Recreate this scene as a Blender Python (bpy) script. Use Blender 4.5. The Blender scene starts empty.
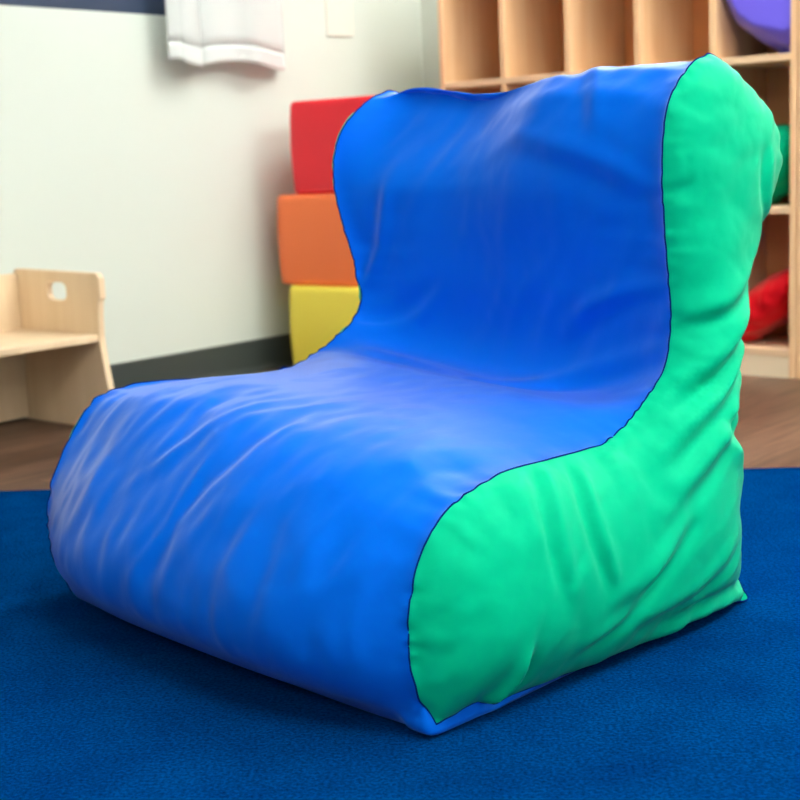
import bpy, bmesh, math, random
import numpy as np
from mathutils import Vector, Matrix, noise
from mathutils.geometry import delaunay_2d_cdt

# ------------------------------------------------------------------ camera, world, lights
# World axes follow the room: X runs right (left wall at X = -3.08), Y runs towards the cubby wall.
FPX, PITCH, ROLL, YAW, CAMH = 1388.6, 0.170695, -0.0432634, 0.863712, 0.62
CS, SN = math.cos(YAW), math.sin(YAW)


def room(x, y, z=0.0):
    """from camera-footed axes (y = straight ahead) to room axes"""
    return Vector((SN * x - CS * y, CS * x + SN * y, z))


scene = bpy.context.scene
COL = scene.collection
cam_data = bpy.data.cameras.new('camera')
cam = bpy.data.objects.new('camera', cam_data)
COL.objects.link(cam)
scene.camera = cam
cam_data.sensor_width = 36.0
cam_data.sensor_fit = 'HORIZONTAL'
cam_data.lens = FPX / 800 * 36.0
cam_data.clip_start = 0.05
_r = Vector((1, 0, 0))
_w = Vector((0, math.cos(PITCH), -math.sin(PITCH)))
_u = Vector((0, math.sin(PITCH), math.cos(PITCH)))
_r2 = _r * math.cos(ROLL) + _u * math.sin(ROLL)
_u2 = -_r * math.sin(ROLL) + _u * math.cos(ROLL)
_r2, _u2, _w = room(*_r2), room(*_u2), room(*_w)
M = Matrix((_r2, _u2, -_w)).transposed().to_4x4()
M.translation = Vector((0, 0, CAMH))
cam.matrix_world = M
cam_data.dof.use_dof = True
cam_data.dof.focus_distance = 1.62
cam_data.dof.aperture_fstop = 7.0

world = bpy.data.worlds.new('world')
scene.world = world
world.use_nodes = True
wn = world.node_tree
bg = wn.nodes['Background']
bg.inputs[0].default_value = (0.80, 0.90, 1.0, 1)
bg.inputs[1].default_value = 1.1

scene.view_settings.view_transform = 'Standard'
scene.view_settings.look = 'None'
scene.view_settings.gamma = 1.0
scene.view_settings.use_curve_mapping = False
scene.view_settings.exposure = 0.17

CEIL = 2.60
WX0, WX1, WY0, WY1 = -3.08, 4.20, -4.60, 3.80      # inside faces of the walls
LIGHTS = [(-1.45, 3.05, 19), (0.7, 2.95, 40), (0.3, 0.9, 24), (2.4, 0.8, 8), (-0.1, -2.1, 14), (2.2, -2.1, 12)]
DROP = 0.28


def area_light(name, loc, rot, sx, sy, power, color):
    ld = bpy.data.lights.new(name, 'AREA')
    ld.shape = 'RECTANGLE'
    ld.size, ld.size_y = sx, sy
    ld.energy = power
    ld.color = color
    lo = bpy.data.objects.new(name, ld)
    lo.location = loc
    lo.rotation_euler = rot
    COL.objects.link(lo)
    return lo


for lx, ly, pw in LIGHTS:
    area_light('lamp_down_light', (lx, ly, CEIL - DROP - 0.035), (0, 0, 0), 0.50, 1.10, pw * 0.65, (1.0, 0.985, 0.95))
    area_light('added_up_light', (lx, ly, CEIL - DROP + 0.01), (math.pi, 0, 0), 0.50, 1.10, pw * 1.5, (1.0, 0.985, 0.95))  # uplight added to brighten the ceiling and its reflections
# daylight entering through the window in the wall behind the camera
area_light('window_daylight', (WX1 - 0.06, 2.1, 1.65), (0, math.radians(90), 0), 1.3, 2.4, 11, (0.86, 0.94, 1.0))

# daylight through the row of high windows above the cubby shelves
area_light('window_daylight', (-0.55, WY1 - 0.05, 2.0), (math.radians(-82), 0, 0), 4.4, 0.85, 11, (0.90, 0.96, 1.0))

# ------------------------------------------------------------------ helpers


def srgb(r, g, b):
    def f(c):
        c /= 255.0
        return c / 12.92 if c <= 0.04045 else ((c + 0.055) / 1.055) ** 2.4
    return (f(r), f(g), f(b), 1.0)


def new_mat(name, color, rough=0.5, spec=0.5, **kw):
    m = bpy.data.materials.new(name)
    m.use_nodes = True
    b = m.node_tree.nodes['Principled BSDF']
    b.inputs['Base Color'].default_value = color
    b.inputs['Roughness'].default_value = rough
    b.inputs['Specular IOR Level'].default_value = spec
    for k, v in kw.items():
        b.inputs[k.replace('_', ' ')].default_value = v
    return m


def nodes(m):
    nt = m.node_tree
    return nt, nt.nodes, nt.links, nt.nodes['Principled BSDF']


def add_bump(m, scale=(1, 1, 1), nscale=40, strength=0.2, dist=0.002, detail=4, kind='noise', rough=0.55):
    nt, N, L, b = nodes(m)
    tc = N.new('ShaderNodeTexCoord')
    mp = N.new('ShaderNodeMapping')
    mp.inputs['Scale'].default_value = scale
    L.new(tc.outputs['Object'], mp.inputs[0])
    t = N.new('ShaderNodeTexNoise')
    t.inputs['Scale'].default_value = nscale
    t.inputs['Detail'].default_value = detail
    t.inputs['Roughness'].default_value = rough
    L.new(mp.outputs[0], t.inputs['Vector'])
    bp = N.new('ShaderNodeBump')
    bp.inputs['Strength'].default_value = strength
    bp.inputs['Distance'].default_value = dist
    L.new(t.outputs[0], bp.inputs['Height'])
    if b.inputs['Normal'].is_linked:
        L.new(b.inputs['Normal'].links[0].from_socket, bp.inputs['Normal'])
    L.new(bp.outputs[0], b.inputs['Normal'])
    return t


def color_noise(m, c1, c2, scale=(1, 1, 1), nscale=5, detail=6, lo=0.35, hi=0.65, rough=0.6, distort=0.0):
    nt, N, L, b = nodes(m)
    tc = N.new('ShaderNodeTexCoord')
    mp = N.new('ShaderNodeMapping')
    mp.inputs['Scale'].default_value = scale
    L.new(tc.outputs['Object'], mp.inputs[0])
    t = N.new('ShaderNodeTexNoise')
    t.inputs['Scale'].default_value = nscale
    t.inputs['Detail'].default_value = detail
    t.inputs['Roughness'].default_value = rough
    t.inputs['Distortion'].default_value = distort
    L.new(mp.outputs[0], t.inputs['Vector'])
    cr = N.new('ShaderNodeValToRGB')
    cr.color_ramp.elements[0].position = lo
    cr.color_ramp.elements[1].position = hi
    cr.color_ramp.elements[0].color = c1
    cr.color_ramp.elements[1].color = c2
    L.new(t.outputs[0], cr.inputs[0])
    L.new(cr.outputs[0], b.inputs['Base Color'])
    return cr


def link(name, me, mat=None, parent=None, smooth=False, auto=None):
    o = bpy.data.objects.new(name, me)
    COL.objects.link(o)
    if mat is not None:
        me.materials.append(mat)
    if parent is not None:
        o.parent = parent
    if smooth:
        for p in me.polygons:
            p.use_smooth = True
    return o


def from_bm(name, bm, mat=None, parent=None, smooth=False):
    me = bpy.data.meshes.new(name)
    bmesh.ops.recalc_face_normals(bm, faces=bm.faces[:])
    bm.to_mesh(me)
    bm.free()
    return link(name, me, mat, parent, smooth)


def bm_box(bm, x0, x1, y0, y1, z0, z1, bevel=0.0, seg=2):
    r = bmesh.ops.create_cube(bm, size=1.0)
    vs = r['verts']
    for v in vs:
        v.co = Vector((x0 + (v.co.x + .5) * (x1 - x0), y0 + (v.co.y + .5) * (y1 - y0), z0 + (v.co.z + .5) * (z1 - z0)))
    if bevel > 0:
        es = {e for v in vs for e in v.link_edges}
        bmesh.ops.bevel(bm, geom=list(es), offset=bevel, segments=seg, affect='EDGES', profile=0.5)


def box(name, x0, x1, y0, y1, z0, z1, mat, parent=None, bevel=0.0, seg=2, smooth=False):
    bm = bmesh.new()
    bm_box(bm, x0, x1, y0, y1, z0, z1, bevel, seg)
    return from_bm(name, bm, mat, parent, smooth)


def structure(o):
    o['kind'] = 'structure'
    return o


def tag(o, label, cat, group=None):
    o['label'] = label
    o['category'] = cat
    if group:
        o['group'] = group
    return o


def empty(name, loc=(0, 0, 0), rz=0.0):
    o = bpy.data.objects.new(name, None)
    o.empty_display_size = 0.1
    o.location = loc
    o.rotation_euler = (0, 0, rz)
    COL.objects.link(o)
    return o


def tube(name, pts, r, mat, parent, closed=True, sides=6):
    n = len(pts)
    vs, fs = [], []
    up = None
    for k in range(n):
        a, c = pts[(k - 1) % n] if closed or k else pts[0], pts[(k + 1) % n] if closed or k < n - 1 else pts[-1]
        t = Vector(c) - Vector(a)
        if t.length < 1e-9:
            t = Vector((0, 0, 1))
        t.normalize()
        if up is None:
            up = t.orthogonal()
        u1 = (up - t * up.dot(t))
        if u1.length < 1e-6:
            u1 = t.orthogonal()
        u1.normalize()
        up = u1
        u2 = t.cross(u1)
        for q in range(sides):
            an = 2 * math.pi * q / sides
            vs.append(Vector(pts[k]) + (u1 * math.cos(an) + u2 * math.sin(an)) * r)
    for k in range(n if closed else n - 1):
        for q in range(sides):
            a = k * sides + q
            b_ = k * sides + (q + 1) % sides
            c = ((k + 1) % n) * sides + (q + 1) % sides
            d = ((k + 1) % n) * sides + q
            fs.append((a, b_, c, d))
    if not closed:
        fs.append(tuple(range(sides))[::-1])
        fs.append(tuple((n - 1) * sides + q for q in range(sides)))
    me = bpy.data.meshes.new(name)
    me.from_pydata([tuple(v) for v in vs], [], fs)
    return link(name, me, mat, parent, True)


# ------------------------------------------------------------------ materials
m_wall = new_mat('wall_paint', srgb(214, 224, 215), 0.55, 0.3)
add_bump(m_wall, nscale=220, strength=0.08, dist=0.001)
m_ceil = new_mat('ceiling_paint', srgb(240, 240, 236), 0.9, 0.2)
add_bump(m_ceil, nscale=300, strength=0.2, dist=0.001)
m_base = new_mat('baseboard_rubber', srgb(62, 70, 68), 0.45, 0.4)
m_frame = new_mat('window_frame_navy', srgb(38, 56, 84), 0.4, 0.5)
m_white = new_mat('white_trim', srgb(235, 235, 230), 0.4, 0.5)
m_plate = new_mat('plate_plastic', srgb(230, 230, 218), 0.4, 0.5)
m_glass = new_mat('window_glass', (1, 1, 1, 1), 0.02, 0.5, Transmission_Weight=1.0, IOR=1.45)
m_metal = new_mat('rod_metal', srgb(150, 150, 150), 0.35, 0.5, Metallic=1.0)
m_diff = new_mat('lamp_diffuser', srgb(250, 250, 245), 0.5, 0.3)
m_diff.node_tree.nodes['Principled BSDF'].inputs['Emission Color'].default_value = (1, 0.97, 0.93, 1)
m_diff.node_tree.nodes['Principled BSDF'].inputs['Emission Strength'].default_value = 6.0

# floor: wood-look planks running along Y
m_floor = new_mat('wood_planks', srgb(120, 92, 78), 0.42, 0.4)
nt, N, L, b = nodes(m_floor)
tc = N.new('ShaderNodeTexCoord')
mp = N.new('ShaderNodeMapping')
mp.inputs['Rotation'].default_value = (0, 0, math.radians(90))
L.new(tc.outputs['Object'], mp.inputs[0])
bk = N.new('ShaderNodeTexBrick')
bk.inputs['Scale'].default_value = 1.0
bk.inputs['Brick Width'].default_value = 1.2
bk.inputs['Row Height'].default_value = 0.15
bk.inputs['Mortar Size'].default_value = 0.0012
bk.inputs['Mortar Smooth'].default_value = 0.1
bk.inputs['Bias'].default_value = 0.0
bk.offset = 0.37
bk.inputs['Color1'].default_value = srgb(118, 93, 76)
bk.inputs['Color2'].default_value = srgb(86, 66, 52)
bk.inputs['Mortar'].default_value = srgb(48, 34, 30)
L.new(mp.outputs[0], bk.inputs['Vector'])
mp2 = N.new('ShaderNodeMapping')
mp2.inputs['Scale'].default_value = (14, 1.2, 1)
L.new(tc.outputs['Object'], mp2.inputs[0])
ns = N.new('ShaderNodeTexNoise')
ns.inputs['Scale'].default_value = 2.2
ns.inputs['Detail'].default_value = 8
ns.inputs['Roughness'].default_value = 0.65
ns.inputs['Distortion'].default_value = 1.2
L.new(mp2.outputs[0], ns.inputs['Vector'])
cr = N.new('ShaderNodeValToRGB')
cr.color_ramp.elements[0].position = 0.32
cr.color_ramp.elements[1].position = 0.68
cr.color_ramp.elements[0].color = (0.42, 0.36, 0.33, 1)
cr.color_ramp.elements[1].color = (1.35, 1.25, 1.2, 1)
L.new(ns.outputs[0], cr.inputs[0])
mx = N.new('ShaderNodeMix')
mx.data_type = 'RGBA'
mx.blend_type = 'MULTIPLY'
mx.inputs[0].default_value = 1.0
L.new(bk.outputs[0], mx.inputs[6])
L.new(cr.outputs[0], mx.inputs[7])
L.new(mx.outputs[2], b.inputs['Base Color'])

# rug: short cut pile
m_rug = new_mat('rug_pile', srgb(0, 66, 140), 0.95, 0.0)
color_noise(m_rug, srgb(0, 44, 98), srgb(0, 60, 118), nscale=7, detail=10, rough=0.75, lo=0.3, hi=0.7)
_cr = m_rug.node_tree.nodes['Color Ramp']
_nt, _N, _L, _b = nodes(m_rug)
_fn = _N.new('ShaderNodeTexNoise')
_fn.inputs['Scale'].default_value = 240
_fn.inputs['Detail'].default_value = 3
_tc = _N.new('ShaderNodeTexCoord')
_L.new(_tc.outputs['Object'], _fn.inputs['Vector'])
_mr = _N.new('ShaderNodeMapRange')
_mr.inputs['From Min'].default_value = .3
_mr.inputs['From Max'].default_value = .7
_mr.inputs['To Min'].default_value = .55
_mr.inputs['To Max'].default_value = 1.45
_L.new(_fn.outputs[0], _mr.inputs[0])
_mx = _N.new('ShaderNodeMix')
_mx.data_type = 'RGBA'
_mx.blend_type = 'MULTIPLY'
_mx.inputs[0].default_value = 1.0
_L.new(_cr.outputs[0], _mx.inputs[6])
_L.new(_mr.outputs[0], _mx.inputs[7])
_L.new(_mx.outputs[2], _b.inputs['Base Color'])
add_bump(m_rug, nscale=650, strength=0.7, dist=0.0015, detail=3)
add_bump(m_rug, nscale=9, strength=0.25, dist=0.01, detail=3)


def wood(name, c1, c2, axis='Z'):
    m = new_mat(name, c1, 0.42, 0.4)
    sc = {'Z': (9, 9, 0.7), 'X': (0.7, 9, 9), 'Y': (9, 0.7, 9)}[axis]
    color_noise(m, c1, c2, scale=sc, nscale=2.5, detail=7, lo=0.3, hi=0.72, distort=0.6)
    return m


m_ply = wood('birch_plywood', srgb(236, 188, 138), srgb(244, 208, 164))
m_plyh = wood('birch_plywood_shelf', srgb(226, 192, 152), srgb(240, 210, 172), 'X')
m_edge = new_mat('birch_edge', srgb(232, 214, 182), 0.5, 0.3)
m_back = wood('birch_back', srgb(234, 160, 100), srgb(242, 176, 116))
m_bench = wood('bench_plywood', srgb(232, 204, 166), srgb(242, 218, 184))
m_bedge = new_mat('bench_edge', srgb(222, 196, 160), 0.5, 0.3)


def nylon(name, col, rough=0.46, film=1.35):
    """coated nylon: saturated cloth under a thin film that only mirrors at glancing angles"""
    m = new_mat(name, col, 0.6, 0.04)
    add_bump(m, nscale=16, strength=0.22, dist=0.006, detail=3, rough=0.5)
    add_bump(m, nscale=900, strength=0.05, dist=0.0006, detail=1)
    nt, N, L, b = nodes(m)
    lw = N.new('ShaderNodeLayerWeight')
    lw.inputs['Blend'].default_value = 0.5
    pw = N.new('ShaderNodeMath')
    pw.operation = 'POWER'
    pw.inputs[1].default_value = 4.0
    mu = N.new('ShaderNodeMath')
    mu.operation = 'MULTIPLY_ADD'
    mu.inputs[1].default_value = film
    mu.inputs[2].default_value = 0.0
    gl = N.new('ShaderNodeBsdfGlossy')
    gl.inputs['Roughness'].default_value = rough
    gl.inputs['Color'].default_value = tuple(0.52 + 0.48 * min(1.0, c * 1.35) for c in col[:3]) + (1,)
    mix = N.new('ShaderNodeMixShader')
    nrm = b.inputs['Normal'].links[0].from_socket
    L.new(nrm, lw.inputs['Normal'])
    L.new(nrm, gl.inputs['Normal'])
    L.new(lw.outputs['Facing'], pw.inputs[0])
    L.new(pw.outputs[0], mu.inputs[0])
    mn = N.new('ShaderNodeMath')
    mn.operation = 'MINIMUM'
    mn.inputs[1].default_value = 0.50
    L.new(mu.outputs[0], mn.inputs[0])
    L.new(mn.outputs[0], mix.inputs[0])
    L.new(b.outputs[0], mix.inputs[1])
    L.new(gl.outputs[0], mix.inputs[2])
    L.new(mix.outputs[0], N['Material Output'].inputs[0])
    return m


m_blue = nylon('blue_nylon', srgb(0, 108, 232))
m_green = nylon('green_nylon', srgb(0, 190, 138), film=0.5)
m_seam = new_mat('seam_thread', srgb(2, 34, 112), 0.8, 0.05)
m_purple = nylon('purple_nylon', srgb(116, 104, 232))
m_red_n = nylon('red_nylon', srgb(214, 22, 34))
m_yel_n = nylon('yellow_nylon', srgb(244, 192, 40))
m_blue_n = nylon('navy_nylon', srgb(30, 66, 150))
m_red = new_mat('red_vinyl', srgb(248, 44, 58), 0.45, 0.3)
m_orange = new_mat('orange_vinyl', srgb(255, 128, 72), 0.45, 0.3)
m_yellow = new_mat('yellow_vinyl', srgb(252, 232, 88), 0.45, 0.3)
for mm in (m_red, m_orange, m_yellow):
    add_bump(mm, nscale=500, strength=0.1, dist=0.0006)

# ------------------------------------------------------------------ room shell
T = 0.12
structure(box('floor', WX0 - T, WX1 + T, WY0 - T, WY1 + T, -0.1, 0.0, m_floor))
structure(box('ceiling', WX0 - T, WX1 + T, WY0 - T, WY1 + T, CEIL, CEIL + 0.1, m_ceil))
HWX0, HWX1, HWZ0, HWZ1 = -2.8, 1.7, 1.55, 2.45


def back_wall():
    bm = bmesh.new()
    bm_box(bm, WX0 - T, HWX0, WY1, WY1 + T, 0, CEIL)
    bm_box(bm, HWX1, WX1 + T, WY1, WY1 + T, 0, CEIL)
    bm_box(bm, HWX0, HWX1, WY1, WY1 + T, 0, HWZ0)
    bm_box(bm, HWX0, HWX1, WY1, WY1 + T, HWZ1, CEIL)
    structure(from_bm('wall_back', bm, m_wall))
    root = structure(empty('window_3', ((HWX0 + HWX1) / 2, WY1, HWZ0)))
    hw, hh, fw = (HWX1 - HWX0) / 2, HWZ1 - HWZ0, .05
    bm = bmesh.new()
    bm_box(bm, -hw, hw, .02, .09, 0, fw, .003, 1)
    bm_box(bm, -hw, hw, .02, .09, hh - fw, hh, .003, 1)
    for k in range(5):
        xx = -hw + (2 * hw - fw) * k / 4
        bm_box(bm, xx, xx + fw, .02, .09, fw, hh - fw, .003, 1)
    from_bm('window_frame', bm, m_frame, root)
    for k in range(4):
        a = -hw + (2 * hw - fw) * k / 4 + fw
        box('glass_pane', a, a + (2 * hw - fw) / 4 - fw, .052, .058, fw, hh - fw, m_glass, root)


back_wall()
structure(box('wall_front', WX0 - T, WX1 + T, WY0 - T, WY0, 0, CEIL, m_wall))
# left wall with its window opening
WNY0, WNY1, WNZ0, WNZ1 = 0.9, 2.985, 1.048, 2.15


def wall_with_hole(name, x0, x1, y0, y1, hy0, hy1, hz0, hz1):
    bm = bmesh.new()
    bm_box(bm, x0, x1, y0, hy0, 0, CEIL)
    bm_box(bm, x0, x1, hy1, y1, 0, CEIL)
    bm_box(bm, x0, x1, hy0, hy1, 0, hz0)
    bm_box(bm, x0, x1, hy0, hy1, hz1, CEIL)
    return structure(from_bm(name, bm, m_wall))


wall_with_hole('wall_left', WX0 - T, WX0, WY0, WY1, WNY0, WNY1, WNZ0, WNZ1)
wall_with_hole('wall_right', WX1, WX1 + T, WY0, WY1, 0.8, 3.4, 0.95, 2.35)


def window(name, xin, xout, y0, y1, z0, z1, sgn):
    root = structure(empty(name, (xin, (y0 + y1) / 2, z0)))
    X, Y, Z = root.location
    fw = 0.05
    bm = bmesh.new()
    a, c = sorted((xin - X + sgn * 0.0, xin - X + sgn * 0.07))
    bm_box(bm, a, c, y0 - Y, y1 - Y, 0, fw, 0.003, 1)
    bm_box(bm, a, c, y0 - Y, y1 - Y, z1 - z0 - fw, z1 - z0, 0.003, 1)
    bm_box(bm, a, c, y0 - Y, y0 - Y + fw, fw, z1 - z0 - fw, 0.003, 1)
    bm_box(bm, a, c, y1 - Y - fw, y1 - Y, fw, z1 - z0 - fw, 0.003, 1)
    bm_box(bm, a, c, -fw / 2, fw / 2, fw, z1 - z0 - fw, 0.003, 1)
    f = from_bm('window_frame', bm, m_frame, root)
    g = (a + c) / 2
    from_glass = box('glass_pane', g - 0.003, g + 0.003, y0 - Y + fw, y1 - Y - fw, fw, z1 - z0 - fw, m_glass, root)
    return root


window('window_1', WX0, WX0 - T, WNY0, WNY1, WNZ0, WNZ1, -1)
window('window_2', WX1, WX1 + T, 0.8, 3.4, 0.95, 2.35, 1)


def baseboard(name, x0, x1, y0, y1, along, toe):
    """flat rubber band with a small flared toe at its foot"""
    h, t, ft = 0.098, 0.006, 0.016
    prof = [(0, 0), (ft, 0), (ft - 0.002, 0.004), (t + 0.002, 0.013), (t, 0.022), (t, h - 0.004), (t - 0.003, h), (0, h)]
    bm = bmesh.new()
    ends = []
    for e in (0, 1):
        vs = []
        for d, z in prof:
            if along == 'Y':
                vs.append(bm.verts.new((x0 + toe * d, (y0, y1)[e], z)))
            else:
                vs.append(bm.verts.new(((x0, x1)[e], y0 + toe * d, z)))
        ends.append(vs)
    n = len(prof)
    for i in range(n):
        bm.faces.new((ends[0][i], ends[0][(i + 1) % n], ends[1][(i + 1) % n], ends[1][i]))
    bm.faces.new(ends[0])
    bm.faces.new(ends[1][::-1])
    return structure(from_bm(name, bm, m_base))


baseboard('baseboard_left', WX0, WX0, WY0, WY1, 'Y', 1)
baseboard('baseboard_right', WX1, WX1, WY0, WY1, 'Y', -1)
baseboard('baseboard_back', WX0 + .017, WX1 - .017, WY1, WY1, 'X', -1)
baseboard('baseboard_front', WX0 + .017, WX1 - .017, WY0, WY0, 'X', 1)

LAMP_SPOT = ['in the far left corner, above the foam blocks', 'in the row nearest the cubby shelves, on the right', 'in the middle row, on the left above the bean bag chair',
             'in the middle row, on the right', 'in the row behind the camera, on the left', 'in the row behind the camera, on the right']
for i, (lx, ly, pw) in enumerate(LIGHTS):
    r = empty('added_pendant', (lx, ly, CEIL - DROP))  # unseen hanging fixture, added to carry the extra uplight
    tag(r, 'added unseen white pendant light panel ' + LAMP_SPOT[i], 'pendant light', 'added pendant light panels')
    bm = bmesh.new()
    bm_box(bm, -.28, -.26, -.58, .58, -.03, 0)
    bm_box(bm, .26, .28, -.58, .58, -.03, 0)
    bm_box(bm, -.26, .26, -.58, -.56, -.03, 0)
    bm_box(bm, -.26, .26, .56, .58, -.03, 0)
    from_bm('lamp_frame', bm, m_white, r)
    box('diffuser', -.26, .26, -.56, .56, -.022, -.006, m_diff, r)
    for yy in (-.45, .45):
        tube('hanging_rod', [(0, yy, -.006), (0, yy, DROP / 2), (0, yy, DROP)], .004, m_metal, r, closed=False, sides=8)

# ------------------------------------------------------------------ rug
RUGT = 0.008


def make_rug():
    # far edge runs through these two floor points (camera-footed axes)
    a, b_ = Vector((-0.811, 2.726)) * .987, Vector((0.771, 2.633)) * .987
    d = (b_ - a).normalized()
    n = Vector((d.y, -d.x))          # towards the camera
    c0 = a - d * 0.55
    w, h = 3.0, 3.3
    root = room(c0.x, c0.y)
    X = room(d.x, d.y)
    bm = bmesh.new()
    nx, ny = 60, 66
    ang = math.atan2(X.y, X.x)
    grid = [[bm.verts.new((i / nx * w, -j / ny * h, RUGT + 0.0008 * noise.noise(Vector((i * .21, j * .21, 3))))) for i in range(nx + 1)] for j in range(ny + 1)]
    for j in range(ny):
        for i in range(nx):
            bm.faces.new((grid[j][i], grid[j + 1][i], grid[j + 1][i + 1], grid[j][i + 1]))
    # sides down to the floor
    loop = [grid[0][i] for i in range(nx + 1)] + [grid[j][nx] for j in range(1, ny + 1)] + \
           [grid[ny][i] for i in range(nx - 1, -1, -1)] + [grid[j][0] for j in range(ny - 1, 0, -1)]
    cxy = Vector((w / 2, -h / 2, 0))
    low = []
    for v in loop:
        o = (v.co - cxy)
        low.append(bm.verts.new((v.co.x + .003 * (1 if o.x > 0 else -1) * (abs(o.x) > w / 2 - .01), v.co.y + .003 * (1 if o.y > 0 else -1) * (abs(o.y) > h / 2 - .01), 0.0)))
    n_ = len(loop)
    for i in range(n_):
        bm.faces.new((loop[i], loop[(i + 1) % n_], low[(i + 1) % n_], low[i]))
    bm.faces.new(low)
    o = from_bm('rug', bm, m_rug, None, True)
    o.location = root
    o.rotation_euler = (0, 0, ang)
    tag(o, 'large flat navy blue carpet rug under the blue and green bean bag chair', 'rug')
    return o


make_rug()

# ------------------------------------------------------------------ cloth solver (position based, numpy)


def scatter(idx, val, n):
    return np.stack([np.bincount(idx, val[:, k], n) for k in range(3)], 1)


def vnormals(x, tris, n):
    a, b_, c = x[tris[:, 0]], x[tris[:, 1]], x[tris[:, 2]]
    fn = np.cross(b_ - a, c - a)
    vn = scatter(tris[:, 0], fn, n) + scatter(tris[:, 1], fn, n) + scatter(tris[:, 2], fn, n)
    return vn / (np.linalg.norm(vn, axis=1, keepdims=True) + 1e-12)


def relax(x, tris, edges, rest, bends, brest, target, kt, press, steps=220, inner=4, kb=0.12, zfloor=None, damp=0.9, pin=None):
    n = len(x)
    v = np.zeros_like(x)
    i, j = edges[:, 0], edges[:, 1]
    bi, bj = bends[:, 0], bends[:, 1]
    deg = np.bincount(i, minlength=n) + np.bincount(j, minlength=n)
    bdeg = np.maximum(np.bincount(bi, minlength=n) + np.bincount(bj, minlength=n), 1)
    w = (1.35 / deg)[:, None]
    bw = (kb * 2 / bdeg)[:, None]
    for s in range(steps):
        if s % 5 == 0:
            vn = vnormals(x, tris, n)
        x0 = x.copy()
        x = x + v * damp + press[:, None] * vn + kt[:, None] * (target - x)
        for q in range(inner):
            if pin is not None:
                x[pin] = target[pin]
            d = x[i] - x[j]
            ln = np.linalg.norm(d, axis=1)
            c = (d * ((ln - rest) / (ln + 1e-12))[:, None]) * 0.5
            x = x + w * (scatter(j, c, n) - scatter(i, c, n))
        d = x[bi] - x[bj]
        ln = np.linalg.norm(d, axis=1)
        dl = ln - brest
        c = (d * (dl / (ln + 1e-12))[:, None]) * 0.5
        x = x + bw * (scatter(bj, c, n) - scatter(bi, c, n))
        if pin is not None:
            x[pin] = target[pin]
        if zfloor is not None:
            x[:, 2] = np.maximum(x[:, 2], zfloor)
        v = x - x0
        sp = np.linalg.norm(v, axis=1)
        v *= np.minimum(1, 0.003 / (sp + 1e-12))[:, None]
    return x


def catmull(P, closed=False, per=8):
    P = [np.array(p, float) for p in P]
    n = len(P)
    out = []
    for k in range(n if closed else n - 1):
        p0 = P[(k - 1) % n] if closed or k > 0 else P[0]
        p1, p2 = P[k], P[(k + 1) % n]
        p3 = P[(k + 2) % n] if closed or k + 2 < n else P[-1]
        for q in range(per):
            t = q / per
            out.append(0.5 * (2 * p1 + (p2 - p0) * t + (2 * p0 - 5 * p1 + 4 * p2 - p3) * t * t + (3 * p1 - p0 - 3 * p2 + p3) * t ** 3))
    if not closed:
        out.append(P[-1])
    return np.array(out)


def resample(C, h):
    d = np.r_[0, np.cumsum(np.linalg.norm(np.diff(C, axis=0), axis=1))]
    n = max(2, int(round(d[-1] / h)))
    t = np.linspace(0, d[-1], n + 1)
    return np.stack([np.interp(t, d, C[:, k]) for k in range(C.shape[1])], 1)


def smooth01(x):
    x = np.clip(x, 0, 1)
    return x * x * (3 - 2 * x)


# ------------------------------------------------------------------ the bean bag chair
SEAM = [(0.005, 0.014), (-0.014, 0.055), (-0.025, 0.097), (-0.023, 0.141), (-0.016, 0.172), (-0.004, 0.202), (0.026, 0.237), (0.058, 0.255),
        (0.098, 0.265), (0.142, 0.272), (0.225, 0.271), (0.299, 0.273), (0.348, 0.287), (0.388, 0.313), (0.424, 0.338),
        (0.443, 0.371), (0.448, 0.421), (0.441, 0.484), (0.434, 0.558), (0.433, 0.631), (0.440, 0.673), (0.457, 0.696),
        (0.488, 0.721), (0.520, 0.733), (0.548, 0.735), (0.586, 0.713), (0.632, 0.690), (0.668, 0.658), (0.690, 0.612),
        (0.680, 0.579), (0.660, 0.540), (0.635, 0.501), (0.611, 0.456), (0.593, 0.425), (0.585, 0.374), (0.578, 0.330), (0.574, 0.286),
        (0.573, 0.245), (0.577, 0.175), (0.582, 0.10), (0.590, 0.045), (0.617, 0.004)]
CH_YAW = math.radians(42.9)
H_ = 0.0085
KS = (CAMH - 0.009) / CAMH          # the chair stands on the rug, not on the bare floor


def fold_field(px, pz, folds):
    """sum of soft valley-and-ridge folds, each running from a to b on a panel"""
    P = np.stack([px, pz], 1)
    out = np.zeros(len(P))
    for (ax, az), (bx, bz), wd_, am in folds:
        a2, b2 = np.array((ax, az)), np.array((bx, bz))
        dd = b2 - a2
        ll = np.linalg.norm(dd)
        dd = dd / ll
        rel = P - a2
        tt = rel @ dd
        pp = rel @ np.array((-dd[1], dd[0]))
        # slight curve so that folds do not run ruler straight
        pp = pp + .012 * np.sin(tt / ll * 3.1) * (1 if am > 0 else -1)
        fall = np.exp(-(np.maximum(0, np.maximum(-tt, tt - ll)) / .022) ** 2)
        fall *= .35 + .65 * np.clip(np.minimum(tt + .02, ll - tt + .03) / (.35 * ll), 0, 1)
        out += am * fall * (-np.exp(-(pp / wd_) ** 2) + .7 * np.exp(-((pp - 1.7 * wd_) / (1.2 * wd_)) ** 2))
    return out


def nz(a, b_, c):
    return np.array([noise.noise(Vector((p, q, c))) for p, q in zip(a, b_)])


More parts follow.
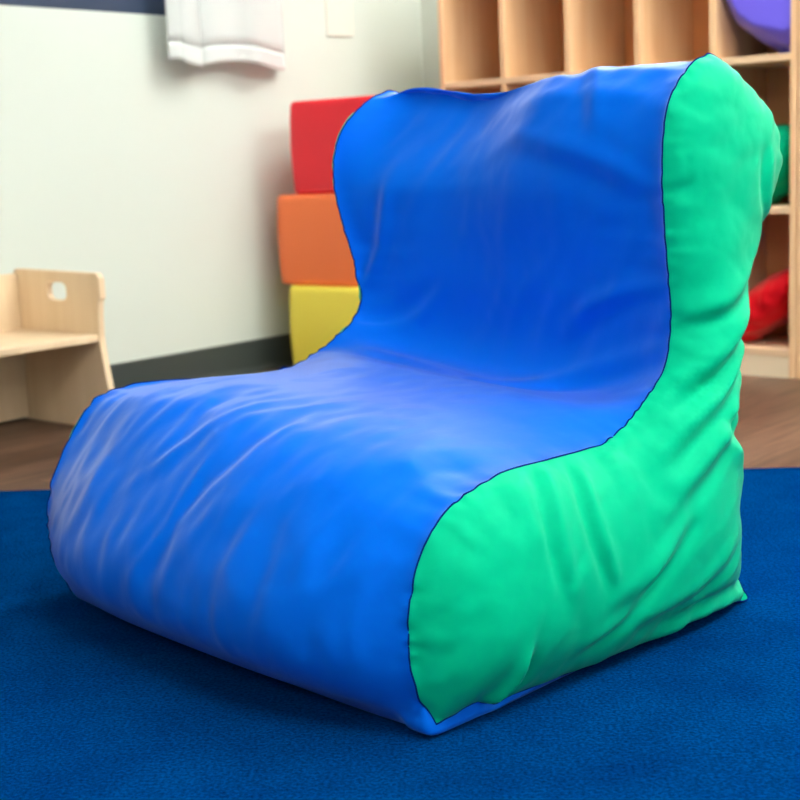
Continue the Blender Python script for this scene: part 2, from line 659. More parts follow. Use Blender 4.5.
def creases(C, vv, wide, inside, ntop, N_, nstrip):
    n = len(C)
    arc = np.r_[0, np.cumsum(np.linalg.norm(np.diff(C, axis=0), axis=1))]
    U = np.repeat(arc, len(vv))
    V = np.tile(vv, n)
    Y = (wide[:, None] * vv[None, :]).ravel()
    Wd = np.repeat(wide, len(vv))
    isbot = np.repeat(np.arange(n) >= ntop, len(vv))
    d = np.zeros(N_)
    edge = np.minimum(Y, Wd - Y)
    body = 1 - np.exp(-(edge / .03) ** 2)
    # u landmarks: front 0-.27, seat .27-.58, crotch .58-.72, back .72-1.05, top 1.05-1.25
    um = lambda lo, hi, w: smooth01((U - lo) / w) * smooth01((hi - U) / w)
    # irregular folds running down the front, slightly aslant
    q = Y + .30 * (U - .3)
    r1 = nz(q * 20, U * 8, 1.7)
    r2 = nz(q * 46 + 9, U * 20, 4.1)
    g1 = np.sign(r1) * np.abs(r1) ** .8
    d[:nstrip] += body * um(.03, .42, .10) * (.0040 * g1 + .0036 * r2 + .0030 * nz(Y * 13 + 4, U * 9, 12.4))
    # crumpled-cloth creases: sharp meandering valleys between soft facets
    def crumple(a, c, k, sc=1.0):
        w1, w2 = nz(a * 7, c * 7, k + .3) * .05, nz(a * 7 + 5, c * 7, k + 1.3) * .05
        n1 = np.abs(nz((a + w1) * 13 * sc, (c + w2) * 8 * sc, k))
        n2 = np.abs(nz((a + w2) * 29 * sc, (c + w1) * 20 * sc, k + 7))
        return (np.minimum(n1, .35) - .18) + .45 * (np.minimum(n2, .3) - .15)
    zone = np.maximum.reduce([um(.03, .40, .08), .35 * um(.32, .62, .08), .50 * um(.64, 1.5, .08)])
    cr1 = crumple(q, U, 3.6)
    d[:nstrip] += body * zone * .0100 * cr1
    # seat: faint
    d[:nstrip] += body * um(.30, .62, .08) * (.0016 * nz(Y * 14, U * 9, 2.2) + .0008 * nz(Y * 40, U * 30, 6.2))
    # back: broad soft folds dropping from the right top corner, and smaller ones
    q2 = U + .55 * Y
    d[:nstrip] += body * um(.66, 1.12, .08) * (.0034 * nz((Y + .6 * U) * 11, (U - .8 * Y) * 5, 8.3) + .0011 * nz((Y + .6 * U) * 30, U * 16, 3.3))
    d[:nstrip] += body * um(1.05, 1.5, .1) * .0014 * nz((Y + .5 * U) * 18, U * 9, 5.5)
    # tugs across the width near both seams, longer round the crotch and lower back
    crot = um(.52, .95, .10)
    tug = nz(U * 30, Y * 3.0, 7.7) * .6 + nz(U * 62, Y * 5, 2.9) * .4
    d[:nstrip] += tug * (1 - np.exp(-(edge / .008) ** 2)) * (np.exp(-edge / .085) * .0075 * crot + np.exp(-edge / .026) * .0062 * (1 - .3 * crot))
    # strong gathers at the seat front corners and at the top corners
    corner = np.exp(-((U - .27) / .07) ** 2) + .8 * np.exp(-((U - 1.10) / .07) ** 2)
    gth = nz(U * 46, Y * 8, 11.1)
    d[:nstrip] += corner * np.exp(-edge / .040) * (1 - np.exp(-(edge / .007) ** 2)) * .0105 * gth
    # a few definite creases (arc, y) on the strip
    d[:nstrip] += fold_field(U, Y, [((.70, .03), (.62, .30), .010, .007), ((.62, .30), (.63, .52), .009, .006), ((.78, .02), (.72, .19), .012, .0055), ((.90, .02), (.98, .26), .016, .005),
                                    ((.18, .36), (.30, .29), .007, .004), ((.12, .42), (.22, .38), .007, .0045), ((.20, .50), (.31, .40), .007, .004), ((.72, .60), (.90, .52), .010, .005),
                                    ((.66, .60), (.74, .44), .010, .005), ((1.0, .12), (1.13, .20), .014, .004)])
    d[:nstrip][isbot] = 0
    # side panels
    D2 = ((inside[:, None, :] - C[None]) ** 2).sum(2)
    near = D2.argmin(1)
    dist = np.sqrt(D2.min(1))
    ua = arc[near]
    k = len(inside)
    for side in (0, 1):
        sl = slice(nstrip + side * k, nstrip + (side + 1) * k)
        x_, z_ = inside[:, 0], inside[:, 1]
        rag = nz(ua * 42, dist * 6, 20.5 + side) * .6 + nz(ua * 80, dist * 12, 31.5 + side) * .4
        fl = .5 + .5 * smooth01((z_ - .05) / .1)
        q = rag * np.exp(-dist / .040) * (1 - np.exp(-(dist / .006) ** 2)) * .0085 * fl
        t = (x_ + z_)
        lowz = 1 - .75 * smooth01((z_ - .42) / .1)
        q += lowz * .0018 * nz((z_ - .55 * x_) * 15, t * 5, 40.1 + side) + lowz * .0009 * nz((z_ - .55 * x_) * 40, t * 14, 41.1)
        if side == 0:
            q += fold_field(x_, z_, [((.43, .30), (.60, .43), .012, .013), ((.385, .235), (.59, .375), .012, .011), ((.36, .17), (.57, .31), .013, .008),
                                     ((.47, .40), (.60, .47), .010, .007), ((.56, .26), (.575, .36), .010, .008), ((.44, .60), (.45, .595), .008, .002),
                                     ((.105, .075), (.06, .012), .010, -.013), ((.17, .27), (.155, .15), .010, .006), ((.225, .255), (.23, .14), .009, .007),
                                     ((.27, .09), (.40, .16), .012, .007), ((.22, .05), (.34, .115), .010, .006), ((.33, .05), (.50, .10), .012, .006),
                                     ((.60, .032), (.38, .036), .009, .010), ((.57, .20), (.50, .27), .013, .009), ((.60, .60), (.63, .52), .010, .006)])
        else:
            q += fold_field(x_, z_, [((.43, .30), (.60, .43), .012, .011), ((.37, .23), (.59, .35), .012, .008)])
        q += .0060 * crumple(z_ - .6 * x_, x_ + .6 * z_, 15.2 + side)
        q *= 1 - np.exp(-(dist / .010) ** 2)
        d[sl] = q
    return d


def bean_bag_chair():
    rng = np.random.RandomState(4)
    top = resample(catmull(SEAM, per=6), H_)
    bot = resample(np.array([[0.617, 0.004], [0.26, 0.003], [0.13, 0.010], [0.105, 0.004], [0.07, 0.020], [0.03, 0.015], [0.005, 0.014]]), H_)
    for _ in range(7):
        top[2:-2] = (top[1:-3] + 2 * top[2:-2] + top[3:-1]) / 4
    C = np.vstack([top, bot[1:-1]])          # closed loop, front bottom -> over the top -> rear -> floor
    n = len(C)
    ntop = len(top)
    s_, z_ = C[:, 0], C[:, 1]
    # chair width: bag spreads at the seat front, narrower up the back
    wide = 0.590 + 0.172 * smooth01((0.44 - s_) / 0.40) * smooth01((0.60 - z_) / 0.25)
    wide += 0.034 * np.exp(-((z_ - .60) / .11) ** 2) * smooth01((.58 - s_) / .06)
    wide += 0.02 * smooth01((0.35 - z_) / 0.3) * smooth01((s_ - 0.4) / .2)
    m = int(round(0.64 / H_))
    vv = np.linspace(0, 1, m + 1)
    base = np.zeros((n, m + 1, 3))
    base[:, :, 0] = s_[:, None]
    base[:, :, 1] = wide[:, None] * vv[None, :]
    base[:, :, 2] = z_[:, None]
    def raise_left(ss, zz, vq):
        """the far side of the bag sits higher at the seat and rolls over at the top shoulder"""
        sk = smooth01(ss / .08) * smooth01((.47 - ss) / .05) * smooth01((zz - .15) / .08) * smooth01((.50 - zz) / .1)
        tk = smooth01((zz - .60) / .12)
        return .037 * sk * vq ** 1.5 - .006 * tk * smooth01((vq - .86) / .14)
    base[:, :, 2] += raise_left(s_[:, None], z_[:, None], vv[None, :])
    # its top shoulder slopes back towards the far corner
    slope = .056 * smooth01((z_ - .57) / .13) * smooth01((.53 - s_) / .06)
    base[:, :, 0] += slope[:, None] * ((.10 + .90 * smooth01((vv - .35) / .4)) * smooth01((1 - vv) / .09))[None, :]
    # the front skirt bellies forward between its two seams
    frontk = smooth01((.25 - z_) / .17) * smooth01((.14 - s_) / .1) * (.20 + .80 * smooth01(z_ / .04)) 
    base[:, :, 0] -= (.024 * frontk)[:, None] * (1 - np.abs(2 * vv - 1) ** 4)[None, :]
    # outward normal of the profile
    tg = np.roll(C, -1, 0) - np.roll(C, 1, 0)
    tg /= np.linalg.norm(tg, axis=1, keepdims=True)
    nr = np.stack([-tg[:, 1], tg[:, 0]], 1)
    for _ in range(12):
        nr = (np.roll(nr, 1, 0) + nr * 2 + np.roll(nr, -1, 0)) / 4
    nr /= np.linalg.norm(nr, axis=1, keepdims=True)
    # puff along the loop, keyed on the SEAM points
    keys = [(0, .002), (1, .034), (2, .054), (3, .058), (5, .052), (7, .047), (9, .046), (11, .05), (12, .038), (13, -.008), (14, -.058), (15, -.036), (16, -.014), (18, .002), (20, .004),
            (21, .012), (22, .014), (24, .004), (26, .0), (28, .0), (30, .02), (33, .03), (36, .04), (39, .03), (41, .0)]
    sm = np.array(SEAM)
    kp = [int(np.argmin(((top - sm[k]) ** 2).sum(1))) for k, _ in keys]
    puff = np.interp(np.arange(n), kp + [n - 1], [q for _, q in keys] + [.008])
    puff[ntop:] = 0
    for _ in range(3):
        puff[:ntop] = np.r_[puff[0], (puff[:ntop - 2] + 2 * puff[1:ntop - 1] + puff[2:ntop]) / 4, puff[ntop - 1]]
    shp = 1 - np.abs(2 * vv - 1) ** 3.4
    tgt = base.copy()
    pf = puff[:, None] * shp[None, :]
    # top of the back dips left of centre, bulges at its left shoulder
    topm = np.exp(-((np.arange(n) - kp[16]) / 26.0) ** 2)
    pf += topm[:, None] * (-0.032 * np.exp(-((vv - .64) / .19) ** 2))[None, :]
    tgt[:, :, 0] += nr[:, 0:1] * pf
    tgt[:, :, 2] += nr[:, 1:2] * pf
    # below the side seam the blue base panel shows as a thin lip resting on the rug
    tgt[ntop:, 1:m, 2] = 0.0
    lip = smooth01((.30 - s_) / .25) * smooth01((.05 - z_) / .03)
    tgt[:, 1, 1] -= .016 * lip
    tgt[:, 2, 1] -= .012 * lip
    tgt[:3, 1:m, 2] *= np.array([.25, .8, .95])[:, None]
    tgt[:2, 1:4, 0] -= .010
    nstrip = n * (m + 1)
    sid = np.arange(nstrip).reshape(n, m + 1)
    # strip springs
    E, B = [], []
    r0 = np.arange(n)
    r1 = (r0 + 1) % n
    r2 = (r0 + 2) % n
    E.append(np.stack([sid[:, :-1].ravel(), sid[:, 1:].ravel()], 1))
    E.append(np.stack([sid[r0].ravel(), sid[r1].ravel()], 1))
    E.append(np.stack([sid[r0][:, :-1].ravel(), sid[r1][:, 1:].ravel()], 1))
    E.append(np.stack([sid[r0][:, 1:].ravel(), sid[r1][:, :-1].ravel()], 1))
    B.append(np.stack([sid[:, :-2].ravel(), sid[:, 2:].ravel()], 1))
    B.append(np.stack([sid[r0].ravel(), sid[r2].ravel()], 1))
    quads = np.stack([sid[r0][:, :-1], sid[r0][:, 1:], sid[r1][:, 1:], sid[r1][:, :-1]], 2).reshape(-1, 4)
    tris = [quads[:, [0, 1, 2]], quads[:, [0, 2, 3]]]
    pts = [base.reshape(-1, 3)]
    tg_pts = [tgt.reshape(-1, 3)]
    # side panels: hex grid inside the outline
    xs = np.arange(C[:, 0].min(), C[:, 0].max(), H_)
    inside = []
    Cn = np.roll(C, -1, 0)
    for r, z in enumerate(np.arange(0.0, C[:, 1].max(), H_ * 0.866)):
        xx = xs + (H_ / 2 if r % 2 else 0)
        cr_ = (C[:, 1] > z) != (Cn[:, 1] > z)
        xi = C[cr_, 0] + (z - C[cr_, 1]) / (Cn[cr_, 1] - C[cr_, 1]) * (Cn[cr_, 0] - C[cr_, 0])
        cnt = (xi[None, :] > xx[:, None]).sum(1)
        for xq in xx[cnt % 2 == 1]:
            inside.append((xq, z))
    inside = np.array(inside)
    dist = np.sqrt(((inside[:, None, :] - C[None]) ** 2).sum(2)).min(1)
    keep = dist > H_ * 0.6
    inside, dist = inside[keep], dist[keep]
    P2 = np.vstack([C, inside])
    _v, _e, _f, *_ = delaunay_2d_cdt([Vector(p) for p in P2], [], [list(range(n))], 1, 1e-6)
    F = np.array([list(f) for f in _f if len(f) == 3])
    assert len(_v) == len(P2)
    area = np.cross(P2[F[:, 1]] - P2[F[:, 0]], P2[F[:, 2]] - P2[F[:, 0]])
    F[area < 0] = F[area < 0][:, ::-1]
    side_faces = []
    off = nstrip
    d_all = np.r_[np.zeros(n), dist]
    for side in (0, 1):
        ids = np.r_[sid[:, 0 if side == 0 else m], off + np.arange(len(inside))]
        sgn = -1 if side == 0 else 1
        wx = 0 if side == 0 else None
        if side == 0:
            yb = np.zeros(len(inside))
        else:
            yb = .59 + .172 * smooth01((.44 - inside[:, 0]) / .40) * smooth01((.60 - inside[:, 1]) / .25) + .02 * smooth01((.35 - inside[:, 1]) / .3) * smooth01((inside[:, 0] - .4) / .2)
            yb += .034 * np.exp(-((inside[:, 1] - .60) / .11) ** 2) * smooth01((.58 - inside[:, 0]) / .06)
            # harmonic-ish smoothing so that the panel meets its own outline
        q3 = np.stack([inside[:, 0], yb, inside[:, 1]], 1)
        dm = 0.14
        amp = (0.052 if side == 0 else 0.045) * (1 - .48 * smooth01((inside[:, 1] - .35) / .2))
        lowk = 0.6 + 0.4 * smooth01((inside[:, 1]) / .08)
        lowk *= 1 - .7 * np.exp(-(inside[:, 0] / .13) ** 2) * smooth01((.07 - inside[:, 1]) / .06)
        bul = amp * np.sqrt(np.clip(1 - (1 - np.minimum(dist, dm) / dm) ** 2, 0, 1)) * lowk
        if side == 1:
            q3[:, 2] += raise_left(inside[:, 0], inside[:, 1], 1.0)
        t3 = q3.copy()
        t3[:, 1] += sgn * bul
        pts.append(q3)
        tg_pts.append(t3)
        FF = ids[F]
        if side == 1:
            FF = FF[:, ::-1]
        side_faces.append(FF)
        tris.append(FF)
        ee = np.vstack([F[:, [0, 1]], F[:, [1, 2]], F[:, [2, 0]]])
        opp = np.r_[F[:, 2], F[:, 0], F[:, 1]]
        es = np.sort(ee, 1)
        key = es[:, 0] * 100000 + es[:, 1]
        o = np.argsort(key, kind='stable')
        k2 = key[o]
        same = np.where(k2[1:] == k2[:-1])[0]
        uniq = np.unique(key)
        ue = np.stack([uniq // 100000, uniq % 100000], 1)
        inner_e = ue[~((ue[:, 0] < n) & (ue[:, 1] < n))]
        E.append(ids[inner_e])
        B.append(np.stack([ids[opp[o[same]]], ids[opp[o[same + 1]]]], 1))
        off += len(inside)
    X0 = np.vstack(pts)
    TG = np.vstack(tg_pts)
    E = np.vstack(E)
    B = np.vstack(B)
    TR = np.vstack(tris)
    # orient: strip triangles must face outwards
    vn = vnormals(TG, TR, len(TG))
    N_ = len(X0)
    is_side = np.arange(N_) >= nstrip
    seam = np.zeros(N_, bool)
    seam[sid[:, 0]] = True
    seam[sid[:, m]] = True
    rest = np.linalg.norm(X0[E[:, 0]] - X0[E[:, 1]], axis=1)
    brest = np.linalg.norm(X0[B[:, 0]] - X0[B[:, 1]], axis=1)
    es = is_side[E].any(1)
    bs = is_side[B].any(1)
    tr_ = np.linalg.norm(TG[E[:, 0]] - TG[E[:, 1]], axis=1)
    tb_ = np.linalg.norm(TG[B[:, 0]] - TG[B[:, 1]], axis=1)
    # across the width the cloth is a touch slack, along the loop it is drawn tight
    ks, kb_ = np.full(len(E), K_DIAG), np.full(len(B), K_LOOP)
    nv_, nu_ = n * m, n * (m + 1)
    ks[:nv_] = K_WIDTH
    ks[nv_:nv_ + nu_] = K_LOOP
    kb_[:n * (m - 1)] = K_WIDTH
    rest = np.where(es, rest * SIDE_K, tr_ * ks)
    brest = np.where(bs, brest * SIDE_K, tb_ * kb_)
    onseam = seam[E].all(1)
    rest[onseam] = tr_[onseam] * .995
    kt = np.full(N_, 0.010)
    kt[:nstrip] += .08 * np.repeat(np.exp(-((np.arange(n) - kp[10]) / 9.0) ** 2), m + 1)
    kt[:nstrip] += .06 * np.repeat(np.exp(-((np.arange(n)) / 12.0) ** 2), m + 1)
    kt[seam] = 0.16
    botm = np.zeros(N_, bool)
    botm[sid[ntop:].ravel()] = True
    kt[botm] = 0.3
    pr = np.full(N_, 0.00010)
    pr[botm] = 0
    x = TG + rng.randn(N_, 3) * 0.0006
    x = relax(x, TR, E, rest, B, brest, TG, kt, pr, steps=STEPS, inner=4, kb=KB, zfloor=0.0, pin=np.where(seam | botm)[0])
    # even out the weave-scale ripples of the blue cloth, then press in its creases
    for _ in range(6):
        g = x[:nstrip].reshape(n, m + 1, 3)
        h = g.copy()
        h[:, 1:-1] = .5 * g[:, 1:-1] + .125 * (g[:, :-2] + g[:, 2:] + np.roll(g, 1, 0)[:, 1:-1] + np.roll(g, -1, 0)[:, 1:-1])
        h[ntop - 4:] = g[ntop - 4:]
        h[:4] = g[:4]
        x[:nstrip] = h.reshape(-1, 3)
    vn = vnormals(x, TR, N_)
    x = x + vn * creases(C, vv, wide, inside, ntop, N_, nstrip)[:, None]
    # the stitched seam sits slightly recessed
    vn = vnormals(x, TR, N_)
    sv = np.where(seam)[0]
    x[sv] -= vn[sv] * 0.0032
    x[:, 2] = np.maximum(x[:, 2], 0.0)
    return x * KS, quads, side_faces, sid, m, n, ntop


K_WIDTH, K_LOOP, K_DIAG, SIDE_K, STEPS, KB = 1.000, 0.988, 0.995, 1.03, 160, 0.16


def submesh(name, x, faces, mat, parent, subsurf=1):
    faces = np.asarray(faces)
    used = np.unique(faces)
    mp_ = -np.ones(len(x), int)
    mp_[used] = np.arange(len(used))
    me = bpy.data.meshes.new(name)
    me.from_pydata(x[used].tolist(), [], mp_[faces].tolist())
    me.update()
    o = link(name, me, mat, parent, True)
    if subsurf:
        md = o.modifiers.new('smooth', 'SUBSURF')
        md.levels = md.render_levels = subsurf
    return o


def build_chair():
    x, quads, sides, sid, m, n, ntop = bean_bag_chair()
    A = room(0.0177 * KS, 1.4232 * KS)
    d = room(math.cos(CH_YAW), math.sin(CH_YAW))
    root = empty('bean_bag_chair', (A.x, A.y, RUGT + 0.001), math.atan2(d.y, d.x))
    tag(root, 'large blue and green nylon bean bag lounge chair standing on the navy rug', 'bean bag chair')
    blue = submesh('blue_body_panel', x, quads, m_blue, root)
    blue['label'] = 'bright blue nylon seat, back and base panel'
    for k, nm in ((0, 'near'), (1, 'far')):
        g = submesh('side_panel', x, sides[k], m_green, root)
        g['label'] = 'green nylon side panel'
        col = x[sid[:, 0 if k == 0 else m]]
        sm_ = resample(np.vstack([col, col[:1]]), 0.006)[:-1]
        sm_[:, 2] = np.maximum(sm_[:, 2], 0.0015)
        sn = tube('seam', sm_, 0.0011, m_seam, g)
        sn['label'] = 'dark blue stitched seam line'


build_chair()

# ------------------------------------------------------------------ cubby shelves


def cubby_unit(x0, label):
    """five columns by three rows, open front towards -Y; x0 = left side"""
    t = 0.019
    pitch, cols = 0.2305, 5
    W = cols * pitch + t
    yf, yb = 3.47, 3.785
    Z = [0.058, 0.438, 0.832, 1.226]
    root = empty('cubby_shelf', (x0, yf, 0))
    tag(root, label, 'shelf', 'open cubby shelves along the wall')
    dp = yb - yf
    box('side_panel', 0, t, 0, dp, 0, 1.245, m_ply, root, .002, 1)
    box('side_panel', W - t, W, 0, dp, 0, 1.245, m_ply, root, .002, 1)
    box('back_panel', t, W - t, dp - .008, dp, .06, 1.24, m_back, root)
    box('base_board', t, W - t, .002, .02, 0, .058, m_edge, root)
    for z in Z:
        box('shelf_board', t, W - t, 0.0005, dp - .008, z, z + t, m_plyh, root, .0015, 1)
    for r in range(3):
        for c in range(1, cols):
            xx = c * pitch
            box('divider', xx, xx + t, 0.001, dp - .008, Z[r] + t, Z[r + 1], m_ply, root, .0015, 1)
    return root, W


_, UW = cubby_unit(-2.745, 'open birch cubby shelf unit standing in the corner beside the left wall')
cubby_unit(-2.745 + UW + 0.003, 'second birch cubby shelf unit at the right edge, holding the yellow bean bag')

# ------------------------------------------------------------------ bean bags stored in the cubbies


def bag(name, loc, dims, rot, mat, label, seed=0, pinch=2.6, wr=0.006, flat=None, parent=None):
    """soft pillow-like bag: superellipsoid with corner pinches and stitched seam wrinkles"""
    bm = bmesh.new()
    bmesh.ops.create_icosphere(bm, subdivisions=6, radius=1.0)
    a, b_, c = dims
    R = Matrix.Rotation(rot[2], 3, 'Z') @ Matrix.Rotation(rot[1], 3, 'Y') @ Matrix.Rotation(rot[0], 3, 'X')
    for v in bm.verts:
        p = v.co.normalized()
        k = (abs(p.x) ** pinch + abs(p.y) ** pinch + abs(p.z) ** 2) ** (-1 / pinch)
        q = Vector((p.x * k * a, p.y * k * b_, p.z * c * (1 - .15 * abs(p.x * p.y))))
        th = math.atan2(p.y, p.x)
        eq = math.exp(-(p.z / .45) ** 2)
        wv = math.sin(th * 17 + 3 * noise.noise(Vector((th * 2, p.z * 2, seed)))) * eq * .5
        dn = noise.noise(q * 14 + Vector((seed, 0, 0))) + .5 * noise.noise(q * 30 + Vector((seed, 5, 0)))
        q += p * wr * (wv + dn)
        v.co = R @ q
    zmin = min(v.co.z for v in bm.verts)
    for v in bm.verts:
        v.co.z -= zmin
        if v.co.z < .012:
            v.co.z *= .25
    if flat:
        for v in bm.verts:
            for ax, lo, hi in flat:
                lo_, hi_ = lo - loc[ax], hi - loc[ax]
                cur = v.co[ax]
                if cur < lo_:
                    v.co[ax] = lo_ + .004 * (1 - math.exp((cur - lo_) / .03)) * 0
                elif cur > hi_:
                    v.co[ax] = hi_
    bmesh.ops.smooth_vert(bm, verts=bm.verts[:], factor=.5, use_axis_x=True, use_axis_y=True, use_axis_z=True)
    o = from_bm(name, bm, mat, parent, True)
    o.location = loc
    tag(o, label, 'bean bag')
    return o


CX = lambda k: -2.745 + k * 0.2305 + .019     # left inside of column k
c4 = (CX(4) + .002, CX(4) + .2305 - .019 - .002)
mid4 = sum(c4) / 2
bag('bean_bag', (mid4 + .02, 3.60, .852), (.19, .15, .125), (0, math.radians(42), 0), m_purple, 'purple nylon bean bag in the top row cubby of the shelf', 3,
    flat=[(0, *c4), (1, 3.475, 3.77)])
bag('bean_bag', (mid4, 3.62, .458), (.12, .13, .08), (0, math.radians(-50), 0), m_green, 'green nylon bean bag in the middle row cubby, beside the chair back', 5, flat=[(0, *c4), (1, 3.48, 3.77)])
bag('bean_bag', (mid4, 3.61, .078), (.15, .12, .065), (0, math.radians(-38), 0), m_red_n, 'red nylon bean bag slumped in the bottom row cubby', 7, flat=[(0, *c4), (1, 3.475, 3.77)])
d0 = (-2.745 + UW + .003 + .019 + .002, -2.745 + UW + .003 + .2305 - .002)
bag('bean_bag', (sum(d0) / 2, 3.59, .078), (.12, .11, .06), (0, 0, 0), m_yel_n, 'yellow nylon bean bag in a bottom cubby at the right edge of the photo', 8, flat=[(0, *d0), (1, 3.475, 3.77)])
bag('bean_bag', (sum(d0) / 2, 3.59, .458), (.13, .12, .10), (0, math.radians(60), 0), m_blue_n, 'dark blue nylon bean bag in a middle cubby at the right edge of the photo', 9, flat=[(0, *d0), (1, 3.475, 3.77)])

# ------------------------------------------------------------------ stacked foam seats


def foam_block(x1, y0, z0, w, d, h, mat, label, rz=0.0, seed=0):
    """soft upholstered block, rounded vertical corners, crowned faces, piped rims"""
    root = empty('foam_block', (x1 + w / 2, y0 + d / 2, z0), rz)
    tag(root, label, 'foam seat', 'stacked foam blocks')
    rc, seg = 0.035, 6
    pts = []
    for cx, cy, a0 in ((w / 2 - rc, d / 2 - rc, 0), (-w / 2 + rc, d / 2 - rc, 90), (-w / 2 + rc, -d / 2 + rc, 180), (w / 2 - rc, -d / 2 + rc, 270)):
        for q in range(seg + 1):
            an = math.radians(a0 + 90 * q / seg)
            pts.append(Vector((cx + rc * math.cos(an), cy + rc * math.sin(an), 0)))
    # resample evenly
    C = resample(np.array([tuple(p)[:2] for p in pts + pts[:1]]), 0.012)[:-1]
    n = len(C)
    bm = bmesh.new()
    rows = []
    nz = 16
    prof = [(0.0, .010), (.003, .004), (.008, .0)] + [(.008 + (h - .016) * k / nz, 0) for k in range(1, nz)] + [(h - .008, .0), (h - .003, .004), (h, .010)]
    for z, ins in prof:
        row = []
        bul = .006 * math.sin(math.pi * z / h)
        for p in C:
            v = Vector((p[0], p[1], 0))
            nv = v.normalized()
            face = max(abs(p[0]) / (w / 2), abs(p[1]) / (d / 2))
            nn = .0015 * noise.noise(Vector((p[0] * 12, p[1] * 12, z * 12 + seed)))
            row.append(bm.verts.new(v + nv * (bul - ins + nn) + Vector((0, 0, z))))
        rows.append(row)
    for r in range(len(rows) - 1):
        for k in range(n):
            bm.faces.new((rows[r][k], rows[r][(k + 1) % n], rows[r + 1][(k + 1) % n], rows[r + 1][k]))
    for row, sgn, zz in ((rows[0], 0, 0), (rows[-1], 1, h)):
        prev = row
        for f in (.8, .5, .2):
            cur = [bm.verts.new((v.co.x * f, v.co.y * f, zz)) for v in row]
            for k in range(n):
                bm.faces.new((prev[k], prev[(k + 1) % n], cur[(k + 1) % n], cur[k]))
            prev = cur
        bm.faces.new(prev)
    cover = from_bm('cover', bm, mat, root, True)
    rim = [(p[0] * (1 - .006 / max(.01, math.hypot(*p))), p[1] * (1 - .006 / max(.01, math.hypot(*p))), h - .003) for p in C]
    tube('piping', rim, .0022, mat, cover)
    return root


foam_block(-2.945, 2.94, 0.0, .34, .34, .266, m_yellow, 'yellow foam block seat on the floor, bottom of the stack', seed=1)
foam_block(-2.995, 2.96, .267, .36, .34, .266, m_orange, 'orange foam block seat, middle of the stack by the wall', seed=2)
foam_block(-2.93, 2.97, .534, .34, .34, .268, m_red, 'red foam block seat, topmost of the stack', seed=3)

# ------------------------------------------------------------------ low wooden bench by the left wall


def bench():
    root = empty('wooden_bench', (-3.055, 1.45, 0))
    tag(root, 'low light birch plywood toddler bench with handle hole, against the left wall', 'bench')
    t = 0.018
    dep = .345                       # local +X is forward (away from the wall)

    def side(y0, name='side_panel'):
        # outline in (x, z)
        front = [(dep + .022, 0), (dep + .018, .05), (dep + .006, .12), (dep - .006, .18), (dep - .012, .23), (dep - .010, .28), (dep - .006, .31), (dep - .004, .318), (dep + .002, .322), (dep + .002, .372), (dep - .008, .384)]
        back = [(0.012, .390), (0.0, .384), (0.0, 0)]
        out = front + back
        hc, hz, hw, hh = .176, .337, .040, .023
        hole = []
        for q in range(24):
            an = 2 * math.pi * q / 24
            ca, sa = math.cos(an), math.sin(an)
            hole.append((hc + math.copysign(abs(ca) ** .6, ca) * hw, hz + math.copysign(abs(sa) ** .6, sa) * hh))
        V2 = [Vector(p) for p in out + hole]
        n1, n2 = len(out), len(hole)
        ed = [(i, (i + 1) % n1) for i in range(n1)] + [(n1 + i, n1 + (i + 1) % n2) for i in range(n2)]
        vv, _e, ff, *_ = delaunay_2d_cdt(V2, ed, [], 0, 1e-7)
        bm = bmesh.new()
        A_ = [bm.verts.new((p.x, y0, p.y)) for p in vv]
        B_ = [bm.verts.new((p.x, y0 + t, p.y)) for p in vv]

        def in_poly(px, pz, poly):
            c = False
            for i in range(len(poly)):
                (x1, z1), (x2, z2) = poly[i], poly[(i + 1) % len(poly)]
                if (z1 > pz) != (z2 > pz) and px < x1 + (pz - z1) / (z2 - z1) * (x2 - x1):
                    c = not c
            return c
        for f in ff:
            mxp = sum(vv[i].x for i in f) / len(f)
            mzp = sum(vv[i].y for i in f) / len(f)
            if in_poly(mxp, mzp, out) and not in_poly(mxp, mzp, hole):
                bm.faces.new([A_[i] for i in f])
                bm.faces.new([B_[i] for i in f][::-1])
        for lo, cnt in ((0, n1), (n1, n2)):
            for i in range(cnt):
                a, c = lo + i, lo + (i + 1) % cnt
                bm.faces.new((A_[a], A_[c], B_[c], B_[a]))
        o = from_bm(name, bm, m_bench, root)
        md = o.modifiers.new('bevel', 'BEVEL')
        md.width = .002
        md.segments = 2
        md.limit_method = 'ANGLE'
        md.angle_limit = math.radians(50)
        return o
    y1 = 2.075 - 1.45
    side(y1)
    side(-y1 - t)
    box('seat', .012, dep - .014, -y1, y1, .218, .236, m_bench, root, .003, 2)
    box('back_panel', .004, .018, -y1, y1, .006, .378, m_bench, root, .002, 1)
    return root


bench()

# ------------------------------------------------------------------ wall plate and curtain


def wall_plate():
    root = empty('wall_plate', (WX0, 3.385, 1.018))
    tag(root, 'small cream blank wall plate high on the wall above the foam blocks', 'wall plate')
    pl = box('cover_plate', 0, .007, -.062, .062, 0, .125, m_plate, root, .002, 2)
    for z in (.022, .103):
        bm = bmesh.new()
        bmesh.ops.create_cone(bm, cap_ends=True, segments=14, radius1=.0035, radius2=.003, depth=.0015)
        for v in bm.verts:
            v.co = Vector((v.co.z + .0075, v.co.x, v.co.y + z))
        from_bm('screw', bm, m_white, pl)


wall_plate()

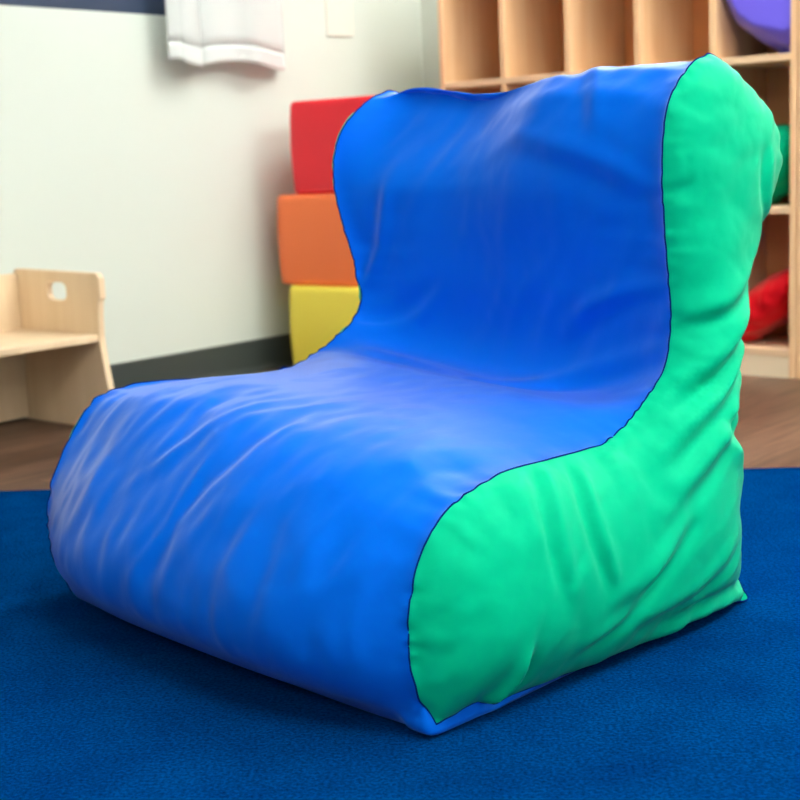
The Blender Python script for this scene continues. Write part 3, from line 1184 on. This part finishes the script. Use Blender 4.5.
m_cur = bpy.data.materials.new('sheer_curtain')
m_cur.use_nodes = True
nt, N, L, b = nodes(m_cur)
b.inputs['Base Color'].default_value = srgb(234, 241, 239)
b.inputs['Roughness'].default_value = .9
tr = N.new('ShaderNodeBsdfTranslucent')
tr.inputs[0].default_value = srgb(245, 245, 242)
tp = N.new('ShaderNodeBsdfTransparent')
m1 = N.new('ShaderNodeMixShader')
m1.inputs[0].default_value = .2
m2 = N.new('ShaderNodeMixShader')
m2.inputs[0].default_value = .22
L.new(b.outputs[0], m1.inputs[1])
L.new(tr.outputs[0], m1.inputs[2])
L.new(m1.outputs[0], m2.inputs[1])
L.new(tp.outputs[0], m2.inputs[2])
L.new(m2.outputs[0], N['Material Output'].inputs[0])
m_hem = m_cur.copy()
m_hem.name = 'curtain_hem'
m_hem.node_tree.nodes['Mix Shader.001'].inputs[0].default_value = .05


def curtain():
    y0, y1, z0, z1 = 2.600, 3.095, .912, 2.28
    root = empty('curtain', (WX0 + .06, (y0 + y1) / 2, z0))
    tag(root, 'sheer white curtain hanging at the right side of the window', 'curtain')
    yc = (y0 + y1) / 2
    nu, nv = 150, 40

    def pt(u, v, lift=0.0):
        y = y0 + (y1 - y0) * u
        amp = .022 * (1 - .35 * v)
        ph = u * 2 * math.pi * 1.9 + .9 * math.sin(u * 5)
        x = amp * math.sin(ph) + .006 * math.sin(ph * 2.3 + 1.2 + v) + .006 * math.sin(ph * .5 + 3 * v)
        y += .016 * math.sin(ph * 2 + .5) * (1 - .2 * v) + (.012 * (1 - v) * math.sin(u * 9))
        z = (z1 - z0) * v + .010 * math.sin(ph + 1) * (1 - v) ** 6
        return Vector((x + lift, y - yc, z))

    def sheet(name, v0, v1, rows, mat, lift=0.0):
        bm = bmesh.new()
        g = [[bm.verts.new(pt(i / nu, v0 + (v1 - v0) * j / rows, lift)) for i in range(nu + 1)] for j in range(rows + 1)]
        for j in range(rows):
            for i in range(nu):
                bm.faces.new((g[j][i], g[j][i + 1], g[j + 1][i + 1], g[j + 1][i]))
        o = from_bm(name, bm, mat, root, True)
        md = o.modifiers.new('thick', 'SOLIDIFY')
        md.thickness = .0006
        return o
    cl = sheet('curtain_cloth', 0.036, 1, nv, m_cur)
    h = sheet('hem', 0, .037, 4, m_hem)
    h.parent = cl
    h['label'] = 'doubled opaque hem band'


curtain()
rod = empty('curtain_rod', (WX0 + .06, 1.94, 2.29))
tag(rod, 'slim metal curtain rod above the window', 'curtain rod')
tube('rod', [(0, -1.2 + .1 * k, 0) for k in range(25)], .010, m_metal, rod, closed=False, sides=12)
for yy in (-1.15, 1.15):
    box('bracket', -.06, .005, yy - .008, yy + .008, -.012, .004, m_metal, rod, .001, 1)
